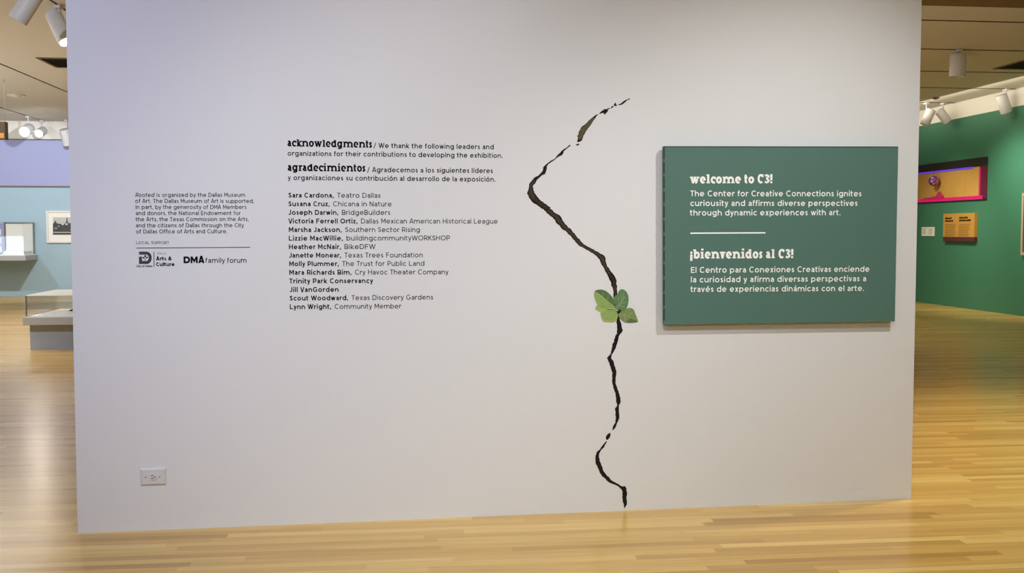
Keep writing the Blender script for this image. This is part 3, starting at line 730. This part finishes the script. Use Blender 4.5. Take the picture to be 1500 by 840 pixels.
# left credit paragraph
b = MB()
CR = Alphabet(.135)
for runs, a, c in (
    (None, (198.3, 288.6), (359.4, 288.5)),
    ('of Art. The Dallas Museum of Art is supported,', (198.3, 297.4), (371.8, 297.5)),
    ('in part, by the generosity of DMA Members', (198.7, 306.4), (361, 306.3)),
    ('and donors, the National Endowment for', (199, 315.3), (352.4, 315.2)),
    ('the Arts, the Texas Commission on the Arts,', (199, 324.3), (364.2, 324)),
    ('and the citizens of Dallas through the City', (199, 333.3), (357.1, 333)),
    ('of Dallas Office of Arts and Culture.', (199.4, 342.3), (332.8, 341.8))):
    if runs is None:
        set_line(b, [(CR, 'Rooted')], a, (225.6, 288.6), 5.9, 0, shear=.2)
        set_line(b, [(CR, 'is organized by the Dallas Museum')], (229.6, 288.6), c, 5.9, 0)
    else: set_line(b, [(CR, runs)], a, c, 5.9, 0)
tag(b.build('credit_lettering', 'ink'), 'small seven-line black paragraph on the wall above the two logos', 'lettering')
t = thing('support_heading', base_of(283, 363), 'tiny LOCAL SUPPORT heading with thin grey rule under the small paragraph', 'lettering')
b = MB(); set_line(b, [(BOOK, 'LOCAL SUPPORT')], (199.6, 357.9), (247.6, 357.8), 4.2, 0); b.build('lettering', 'inkgrey', t)
def rule(b, p0, p1, th, off):
    u0, z0 = on_p(*p0, off); u1, z1 = on_p(*p1, off); h = (on_p(p0[0], p0[1] - th, off)[1] - z0) / 2
    b.face([pp(u0, z0 - h, off + .0012), pp(u1, z1 - h, off + .0012), pp(u1, z1 + h, off + .0012), pp(u0, z0 + h, off + .0012)])
b = MB(); rule(b, (200, 363.6), (366.5, 362.5), 1.0, 0); b.build('rule', 'inkgrey', t)

# city emblem
t = thing('city_logo', base_of(228, 392), 'small grey D-shaped city emblem with divider and bold Arts & Culture', 'logo')
def lp(x, y): return (195 + x / 21.43, 360 + y / 21.43)
def ribpx(b, pts, wpx):
    q = [on_p(*p) for p in pts]; k = on_p(300, 380)[1] - on_p(300, 381)[1]
    ribbon(b, q, wpx * k, lambda a, c: pp(a, c, .0012))
b = MB()
band = [(185, 238), (430, 238)] + [(430 + 106 * math.cos(math.radians(a)), 384 + 146 * math.sin(math.radians(a))) for a in range(-80, 91, 10)] + [(232, 530), (232, 348)]
ribpx(b, [lp(*p) for p in band], 4.2); b.build('emblem_band', 'inkgrey', t)
b = MB()
for pts, wd in (([(380, 300), (380, 365)], 2.2), ([(300, 360), (355, 398)], 1.6), ([(460, 360), (405, 398)], 1.6), ([(380, 420), (380, 455)], 1.2),
                ([(205, 560), (250, 510), (420, 510)], .7), ([(470, 240), (560, 340), (545, 460), (440, 555)], .7)):
    ribpx(b, [lp(*p) for p in pts], wd)
ribpx(b, [lp(185, 198), lp(440, 198)], .6)
b.build('emblem_petals', 'ink', t)
b = MB(); set_line(b, [(Alphabet(.2, side=.05), 'City of Dallas')], lp(105, 675), lp(605, 672), 2.8, 0)
set_line(b, [(HEAVY, 'Arts &')], lp(725, 465), lp(1205, 463), 5.5, 0); set_line(b, [(HEAVY, 'Culture')], lp(725, 645), lp(1300, 643), 5.5, 0)
b.build('lettering', 'ink', t)
b = MB(); set_line(b, [(LIGHT, 'Office of')], lp(750, 275), lp(1030, 273), 2.7, 0, shear=.2); ribpx(b, [lp(655, 195), lp(657, 662)], .9); b.build('divider', 'inkgrey', t)
t = thing('forum_logo', base_of(315, 390), 'small heavy DMA and light family forum wordmark right of the emblem', 'logo')
b = MB(); set_line(b, [(Alphabet(.255, side=.05), 'DMA')], (268.9, 385.7), (299.3, 385.6), 9.6, 0); b.build('heavy_lettering', 'ink', t)
FF = Alphabet(.135, X=.74)
for wd_, a, c in (('family', 301, 329.3), ('forum', 333.0, 361.2)):
    b = MB(); set_line(b, [(FF, wd_)], (a, 385.3), (c, 385.1), 7.3, 0); b.build('light_lettering', 'ink', t)

# acknowledgments
for head, hp, hq, l1, a1_, c1, l2, a2, c2, lab in (
    ('acknowledgments', (421, 214.4), (544.9, 216.6), '/ We thank the following leaders and', (547.6, 216.7), (723.4, 218.8),
     'organizations for their contributions to developing the exhibition.', (421.3, 228.1), (736.2, 231.5), 'black acknowledgments heading in slab letters with English thanks, topmost text on the wall'),
    ('agradecimientos', (421.3, 250.4), (535.2, 251.6), '/ Agradecemos a los siguientes líderes', (538.4, 252.2), (721.9, 253.7),
     'y organizaciones su contribución al desarrollo de la exposición.', (421.9, 263.8), (725.6, 266.2), 'black agradecimientos heading in slab letters with Spanish thanks above the names')):
    t = thing('thanks_lettering', base_of(578, c2[1]), lab, 'lettering', 'headings of thanks')
    b = MB(); set_line(b, [(SLAB, head)], hp, hq, 10.4, 0); b.build('heading_lettering', 'ink', t)
    b = MB(); set_line(b, [(MED, l1)], a1_, c1, 7.2, 0); set_line(b, [(MED, l2)], a2, c2, 7.2, 0); b.build('body_lettering', 'ink', t)
names = [('Sara Cardona,', 'Teatro Dallas', (422.6, 289.6), 491.5, (557.5, 289.9)),
    ('Susana Cruz,', 'Chicana in Nature', (422.6, 302.2), 485.4, (573.8, 302.5)),
    ('Joseph Darwin,', 'BridgeBuilders', (422.6, 314.8), 498.2, (571.7, 314.9)),
    ('Victoria Ferrell Ortiz,', 'Dallas Mexican American Historical League', (422.9, 327.4), 526.2, (729, 327.7)),
    ('Marsha Jackson,', 'Southern Sector Rising', (423.1, 340.1), 503.1, (615.1, 340.1)),
    ('Lizzie MacWillie,', 'buildingcommunityWORKSHOP', (423.1, 352.7), 504.8, (659, 352.2)),
    ('Heather McNair,', 'BikeDFW', (423.3, 365.3), 502, (549.8, 364.9)),
    ('Janette Monear,', 'Texas Trees Foundation', (423.6, 377.7), 502.2, (619.3, 377.2)),
    ('Molly Plummer,', 'The Trust for Public Land', (423.8, 390.2), 498.9, (621.7, 389.5)),
    ('Mara Richards Bim,', 'Cry Havoc Theater Company', (423.8, 402.8), 517.4, (656.7, 401.9)),
    ('Trinity Park Conservancy', None, (424, 415.4), 0, (546.3, 414.8)),
    ('Jill VanGorden', None, (424.3, 428), 0, (496.1, 427.7)),
    ('Scout Woodward,', 'Texas Discovery Gardens', (424.3, 440.6), 512.5, (634.5, 438.9)),
    ('Lynn Wright,', 'Community Member', (424.5, 453.2), 487.7, (587.6, 452))]
t = thing('names_lettering', base_of(575, 453), 'list of fourteen lines of names and organizations in small black letters', 'lettering')
b1, b2 = MB(), MB()
for nm, org, a, mx_, c in names:
    if org is None:
        set_line(b1, [(BOLD, nm)], a, c, 7.1, 0)
        if b2.v: b2.build('light_lettering', 'ink', t); b2 = MB()
        continue
    f = (mx_ - a[0]) / (c[0] - a[0]); mid_ = (mx_, a[1] + (c[1] - a[1]) * f)
    set_line(b1, [(BOLD, nm)], a, (mid_[0] - 2.6, mid_[1]), 7.1, 0)
    set_line(b2, [(BOOK, org)], (mid_[0] + 2.6, mid_[1]), c, 7.1, 0)
b1.build('bold_lettering', 'ink', t); b2.build('light_lettering', 'ink', t)

# ------------------------------------------------------------------ teal welcome sign
TH = .026; ST = .017
q = [on_p(972.2, 214.3, ST + TH), on_p(1315.8, 214.8, ST + TH), on_p(1310.8, 471.2, ST + TH), on_p(972.8, 475.8, ST + TH)]
t = thing('welcome_sign', tuple(pp((q[0][0] + q[1][0]) / 2, q[2][1])), 'large teal welcome board with white lettering right of the crack', 'sign')
b = MB(); b.prism([pp(*c, ST + .003) for c in reversed(q)], PN * (TH - .003)); bo = b.build('board', 'sign', t)
b = MB(); uL = q[0][0]; b.prism([pp(u + s_, z, ST) for (u, z), s_ in zip(reversed(q), (.004, -.004, -.004, .004))], PN * .003); b.build('backing', 'signedge', t)
OS = ST + TH
b = MB(); rule(b, (972.0, 214.9), (1315.7, 215.4), .9, OS); b.build('top_edge', 'signedge', bo)
b = MB()
ev = [on_p(972.9, 216 + k * 4.3, OS) for k in range(60)]
for k in range(0, 59):
    if k % 5 != 4:
        (u0, z0), (u1, z1) = ev[k], ev[k + 1]; b.face([pp(u0 - .004, z0, OS + .0008), pp(u1 - .004, z1, OS + .0008), pp(u1 + .0025, z1, OS + .0008), pp(u0 + .0025, z0, OS + .0008)])
b.build('dashed_edge', 'signedge', bo)  # dark dashes along the board's left edge
b = MB(); set_line(b, [(SLABW, 'welcome to C3!')], (1010.8, 268.8), (1131.2, 268.6), 13.2, OS); b.build('heading_lettering', 'wink', t)
b = MB(); set_line(b, [(SLABW, '¡bienvenidos al C3!')], (1011, 379), (1161.8, 378.4), 13.4, OS); b.build('heading_lettering', 'wink', t)
for k_, (tx_, a, c) in enumerate((('The Center for Creative Connections ignites', (1011.3, 287.8), (1261.8, 287.8)),
                ('curiousity and affirms diverse perspectives', (1011, 302), (1256, 301.8)),
                ('through dynamic experiences with art.', (1010.8, 316), (1231, 315.5)),
                ('El Centro para Conexiones Creativas enciende', (1011.8, 400), (1273.5, 398.2)),
                ('la curiosidad y afirma diversas perspectivas a', (1011.8, 414), (1268.6, 412.3)),
                ('través de experiencias dinámicas con el arte.', (1011.5, 428), (1265.3, 426.5)))):
    if k_ % 3 == 0: b = MB()
    set_line(b, [(MED, tx_)], a, c, 8.5, OS)
    if k_ % 3 == 2: b.build('body_lettering', 'wink', t)
b = MB(); rule(b, (1011, 341.9), (1121, 341.3), 2.1, OS); b.build('rule', 'wink', t)

# ------------------------------------------------------------------ power outlet
qo = [on_p(205.9, 686.2), on_p(243.4, 685.8), on_p(243.2, 710.6), on_p(206.2, 711)]
u0 = (qo[0][0] + qo[3][0]) / 2; u1 = (qo[1][0] + qo[2][0]) / 2; z1 = (qo[0][1] + qo[1][1]) / 2; z0 = (qo[2][1] + qo[3][1]) / 2
um, zm = (u0 + u1) / 2, (z0 + z1) / 2
t = thing('power_outlet', tuple(pp(um, z0)), 'white sideways power outlet low on the wall at lower left', 'outlet')
b = MB(); bv = .007; i = len(b.v)
for (a, c, d, e, o) in ((u0, u1, z0, z1, 0), (u0, u1, z0, z1, .004), (u0 + bv, u1 - bv, z0 + bv, z1 - bv, .009)):
    b.v += [tuple(pp(a, d, o)), tuple(pp(c, d, o)), tuple(pp(c, e, o)), tuple(pp(a, e, o))]
for r in (0, 4):
    for k in range(4): b.f.append((r + k, r + (k + 1) % 4, r + 4 + (k + 1) % 4, r + 4 + k))
b.f += [(3, 2, 1, 0), (8, 9, 10, 11)]
b.build('cover_plate', 'plastic', t)
b = MB(); us = um - .002; ring = [(us + .020 * math.cos(a), zm + .016 * math.sin(a)) for a in [2 * math.pi * k / 24 for k in range(24)]]
b.prism([pp(u, z, .009) for u, z in ring], PN * .003); so_ = b.build('socket', 'plastic', t)
b = MB()
for (cu, cz, su, sz) in ((us - .001, zm + .0065, .0045, .0016), (us - .001, zm - .0065, .0055, .0016)):
    b.frame_box(pp(cu - su, cz - sz, .0115), PD * su * 2, PN * .001, (0, 0, sz * 2))
b.build('slot', 'dark', so_)
b = MB(); b.lathe(pp(us + .010, zm, .0118), PN, [(0, .003), (.0007, .003)], 14); b.build('ground_hole', 'dark', so_)
for s_ in (-1, 1):
    b = MB(); b.lathe(pp(us + s_ * .031, zm, .009), PN, [(0, .0034), (.0012, .003)], 14); b.frame_box(pp(us + s_ * .031 - .0028, zm - .0004, .0102), PD * .0056, PN * .0003, (0, 0, .0008)); b.build('screw', 'screw', t)

# ------------------------------------------------------------------ crack print
random.seed(11)
PXM = on_p(880, 400)[1] - on_p(880, 401)[1]
def crk(P, s, ox, oy): return [(ox + x / s, oy + y / s, w_ / s) for x, y, w_ in P]
def jag(P, amp=.16):
    """subdivide a centre line with widths, roughening each side on its own"""
    Lq, Rq = [], []
    pts = []
    for (x0, y0, w0), (x1, y1, w1) in zip(P, P[1:]):
        n = max(1, int(math.hypot(x1 - x0, y1 - y0) / 2.0))
        for k in range(n): t_ = k / n; pts.append((x0 + (x1 - x0) * t_, y0 + (y1 - y0) * t_, w0 + (w1 - w0) * t_))
    pts.append(P[-1])
    for i, (x, y, w_) in enumerate(pts):
        a = pts[max(i - 1, 0)]; c = pts[min(i + 1, len(pts) - 1)]; dx, dy = c[0] - a[0], c[1] - a[1]; l = math.hypot(dx, dy) or 1
        nx, ny = -dy / l, dx / l
        wl = w_ / 2 * (1 + random.uniform(-amp, amp)) + random.uniform(-.22, .22) * min(1, w_ / 3); wr = w_ / 2 * (1 + random.uniform(-amp, amp)) + random.uniform(-.22, .22) * min(1, w_ / 3)
        Lq.append((x + nx * wl, y + ny * wl)); Rq.append((x - nx * wr, y - ny * wr))
    return Lq, Rq
def strip(b, Lq, Rq, off, k=1.0):
    i0 = len(b.v)
    for (a, c) in zip(Lq, Rq):
        mx_, my_ = (a[0] + c[0]) / 2, (a[1] + c[1]) / 2
        for q_ in (a, c): b.v.append(tuple(pp(*on_p(mx_ + (q_[0] - mx_) * k, my_ + (q_[1] - my_) * k), off)))
    for j in range(len(Lq) - 1): b.f.append((i0 + 2 * j, i0 + 2 * j + 1, i0 + 2 * j + 3, i0 + 2 * j + 2))
def poly(b, P, off): b.face([pp(*on_p(x, y), off) for x, y in P])
c1 = lambda P: [(820 + x / 7, 130 + y / 7) for x, y in P]
frag_top = [crk([(600, 166, 6), (625, 160, 14), (650, 143, 20), (668, 128, 14), (690, 115, 10), (718, 103, 10)], 7, 820, 130),
            crk([(525, 198, 10), (548, 178, 12)], 7, 820, 130), crk([(488, 207, 9), (512, 203, 11)], 7, 820, 130),
            crk([(405, 258, 6), (435, 240, 22), (462, 236, 52), (478, 222, 34), (492, 212, 10)], 7, 820, 130),
            crk([(166, 577, 12), (197, 571, 14)], 7, 820, 130)]
upper = crk([(392, 266, 6), (375, 274, 14), (350, 298, 26), (325, 330, 36), (300, 360, 44), (270, 390, 56), (240, 425, 66), (222, 460, 56), (212, 490, 60), (205, 520, 44), (180, 546, 8)], 7, 820, 130)
thin = crk([(525, 160, 14), (495, 185, 8), (455, 215, 18), (435, 245, 34), (400, 270, 18), (380, 290, 10), (372, 303, 8), (340, 320, 14), (300, 348, 14), (275, 372, 24), (268, 390, 36), (265, 415, 36), (252, 442, 40), (230, 458, 22), (205, 480, 22), (175, 502, 32), (150, 535, 40), (128, 565, 44), (125, 590, 40), (125, 620, 56), (122, 650, 68), (140, 690, 72), (170, 725, 70), (215, 755, 54), (270, 795, 56), (310, 822, 60)], 7, 760, 190)
main = crk([(5, 66, 55), (50, 102, 44), (110, 145, 46), (160, 188, 50), (190, 215, 44), (220, 238, 54), (235, 265, 56), (270, 308, 46), (320, 350, 42), (355, 388, 38), (390, 432, 40), (425, 470, 34), (480, 502, 26), (540, 536, 32), (590, 568, 44), (618, 595, 52), (622, 625, 46), (640, 670, 34), (672, 715, 40), (700, 760, 46), (715, 800, 44), (712, 838, 40)], 6, 780, 280)
mid2 = crk([(362, 8, 58), (385, 50, 64), (408, 100, 70), (418, 160, 64), (430, 220, 48), (430, 290, 44), (440, 430, 30), (465, 570, 36), (472, 600, 50), (480, 660, 58), (485, 708, 72), (472, 750, 40), (450, 790, 42), (430, 835, 38)], 8.4, 850, 400)
low = crk([(283, 75, 26), (265, 130, 32), (252, 175, 24), (236, 208, 10), (222, 235, 30), (236, 265, 34), (252, 310, 36), (262, 350, 30), (260, 385, 26), (258, 430, 26), (272, 470, 26), (288, 520, 30), (293, 570, 34), (290, 598, 13), (283, 625, 28), (283, 670, 28), (286, 700, 28), (275, 735, 15), (262, 765, 22), (248, 790, 5)], 5.25, 850, 480)
tail = crk([(232, 160, 7), (210, 190, 15), (198, 210, 22), (178, 235, 13), (155, 262, 26), (148, 300, 34), (150, 335, 40), (168, 380, 40), (185, 420, 36), (205, 455, 34), (240, 490, 34), (270, 518, 27), (300, 530, 19), (335, 548, 19), (365, 572, 26), (382, 572, 44), (390, 610, 40), (388, 650, 36), (392, 690, 40), (395, 715, 28), (388, 748, 5)], 6, 850, 620)
drop = crk([(262, 88, 6), (250, 105, 30), (243, 122, 36), (236, 138, 24), (236, 149, 6)], 6, 850, 620)
t = thing('crack_decal', base_of(915, 745), 'long jagged black crack graphic running down the wall beside the teal board', 'wall decal')
b = MB(); bs = MB(); bo_ = MB()
for fr_ in frag_top: L_, R_ = jag(fr_, .2); strip(b, L_, R_, .0010)
poly(b, c1([(568, 138), (586, 175), (566, 179), (551, 172)]), .0010)
poly(b, c1([(448, 238), (452, 203), (462, 215), (470, 236)]), .0010); poly(b, c1([(446, 240), (478, 240), (462, 272)]), .0010)
for P_, soilb, k_, cut in ((upper, bo_, .74, (3, -2)), (thin, bs, .58, (26, 0)), (main, bs, .52, (0, 0)), (mid2, bs, .40, (0, 14)), (low, None, 0, 0), (tail, None, 0, 0), (drop, None, 0, 0)):
    L_, R_ = jag(P_); strip(b, L_, R_, .0010)
    if soilb is not None:
        n_ = len(L_); i_ = cut[0] if P_ is not thin else int(n_ * .56); j_ = n_ + cut[1] if P_ is not mid2 else int(n_ * .42)
        strip(soilb, L_[i_:j_], R_[i_:j_], .0014, k_)
b.build('black_outline', 'crack', t); bs.build('soil_fill', 'soil', t); bo_.build('olive_fill', 'olive', t)

# ------------------------------------------------------------------ leaf sprout print
c4 = lambda P: [(850 + x / 8.4, 400 + y / 8.4) for x, y in P]
t = thing('sprout_decal', base_of(902, 473), 'four-leaf green sprout graphic over the middle of the crack', 'wall decal')
def leaf(parts, ribs, off, lab):
    root = None
    for m_, P_ in parts:
        b = MB(); P2 = spl(P_, 4, True)[:-1]; poly(b, c4(P2), off)
        if root is None: root = b.build('leaf', m_, t); root['label'] = lab
        else: b.build('leaf_half', m_, root)
        off += .0002
    b = MB()
    for r_, wd in ribs: ribbon(b, [on_p(*p) for p in c4(r_)], wd * .75 / 8.4 * PXM, lambda a, c: pp(a, c, off))
    b.build('midrib', 'vein', root)
leaf([('leafD', [(205, 400), (190, 425), (188, 446), (245, 482), (252, 530), (280, 592), (330, 606), (420, 602), (452, 568), (460, 510), (440, 465), (380, 440), (310, 440), (250, 405)]),
      ('leafB', [(300, 470), (265, 500), (280, 550), (330, 585), (410, 580), (440, 550), (448, 500), (430, 465), (380, 452)])],
     [([(440, 462), (390, 500), (345, 555)], 7), ([(380, 505), (300, 490)], 5), ([(400, 490), (415, 560)], 5), ([(360, 530), (280, 520)], 4)], .0018, 'yellow green lower left leaf')
leaf([('leafB', [(175, 235), (200, 212), (260, 250), (330, 320), (400, 385), (435, 425), (390, 436), (330, 442), (270, 432), (215, 392), (185, 330), (172, 280)]),
      ('leafA', [(180, 232), (205, 211), (260, 206), (320, 228), (378, 280), (410, 330), (420, 395), (432, 420), (380, 385), (300, 315), (235, 258)])],
     [([(185, 240), (270, 305), (350, 365), (432, 424)], 8), ([(300, 330), (240, 345)], 6), ([(345, 362), (260, 390)], 6), ([(270, 305), (285, 240)], 4), ([(330, 345), (345, 270)], 4)], .0026, 'upper left leaf, half dark and half light green')
leaf([('leafC', [(440, 430), (412, 340), (418, 292), (455, 262), (480, 215), (515, 201), (556, 222), (586, 272), (592, 340), (576, 412), (550, 460), (510, 476), (470, 462)])],
     [([(440, 432), (500, 370), (550, 290)], 7), ([(480, 395), (470, 300)], 5), ([(505, 365), (500, 260)], 5), ([(530, 325), (530, 240)], 4), ([(500, 370), (570, 360)], 5), ([(475, 400), (545, 420)], 5)], .0034, 'cool green upper right leaf')
leaf([('leafE', [(468, 500), (520, 468), (570, 440), (608, 430), (652, 450), (676, 505), (708, 594), (680, 604), (620, 610), (545, 602), (492, 562), (464, 528)]),
      ('leafA', [(620, 560), (670, 572), (706, 596), (660, 604), (600, 608), (560, 600)])],
     [([(480, 510), (560, 525), (640, 560), (700, 592)], 6), ([(540, 522), (570, 460)], 5), ([(590, 536), (640, 480)], 5), ([(540, 524), (550, 590)], 5)], .0042, 'olive green pointed lower right leaf')
b = MB(); poly(b, c4(spl([(430, 450), (450, 435), (470, 450), (495, 455), (490, 480), (470, 500), (452, 485)], 3, True)[:-1]), .0052); b.build('bud', 'crack', t)
b = MB(); ribbon(b, [on_p(*p) for p in c4([(330, 441), (390, 436), (425, 440), (450, 470)])], 14 / 8.4 * PXM, lambda a, c: pp(a, c, .0055)); ribbon(b, [on_p(*p) for p in c4([(445, 432), (465, 470)])], 9 / 8.4 * PXM, lambda a, c: pp(a, c, .0055)); b.build('stalk', 'vein', t)

for o in S.objects:
    if '_o' in o.keys(): del o['_o']
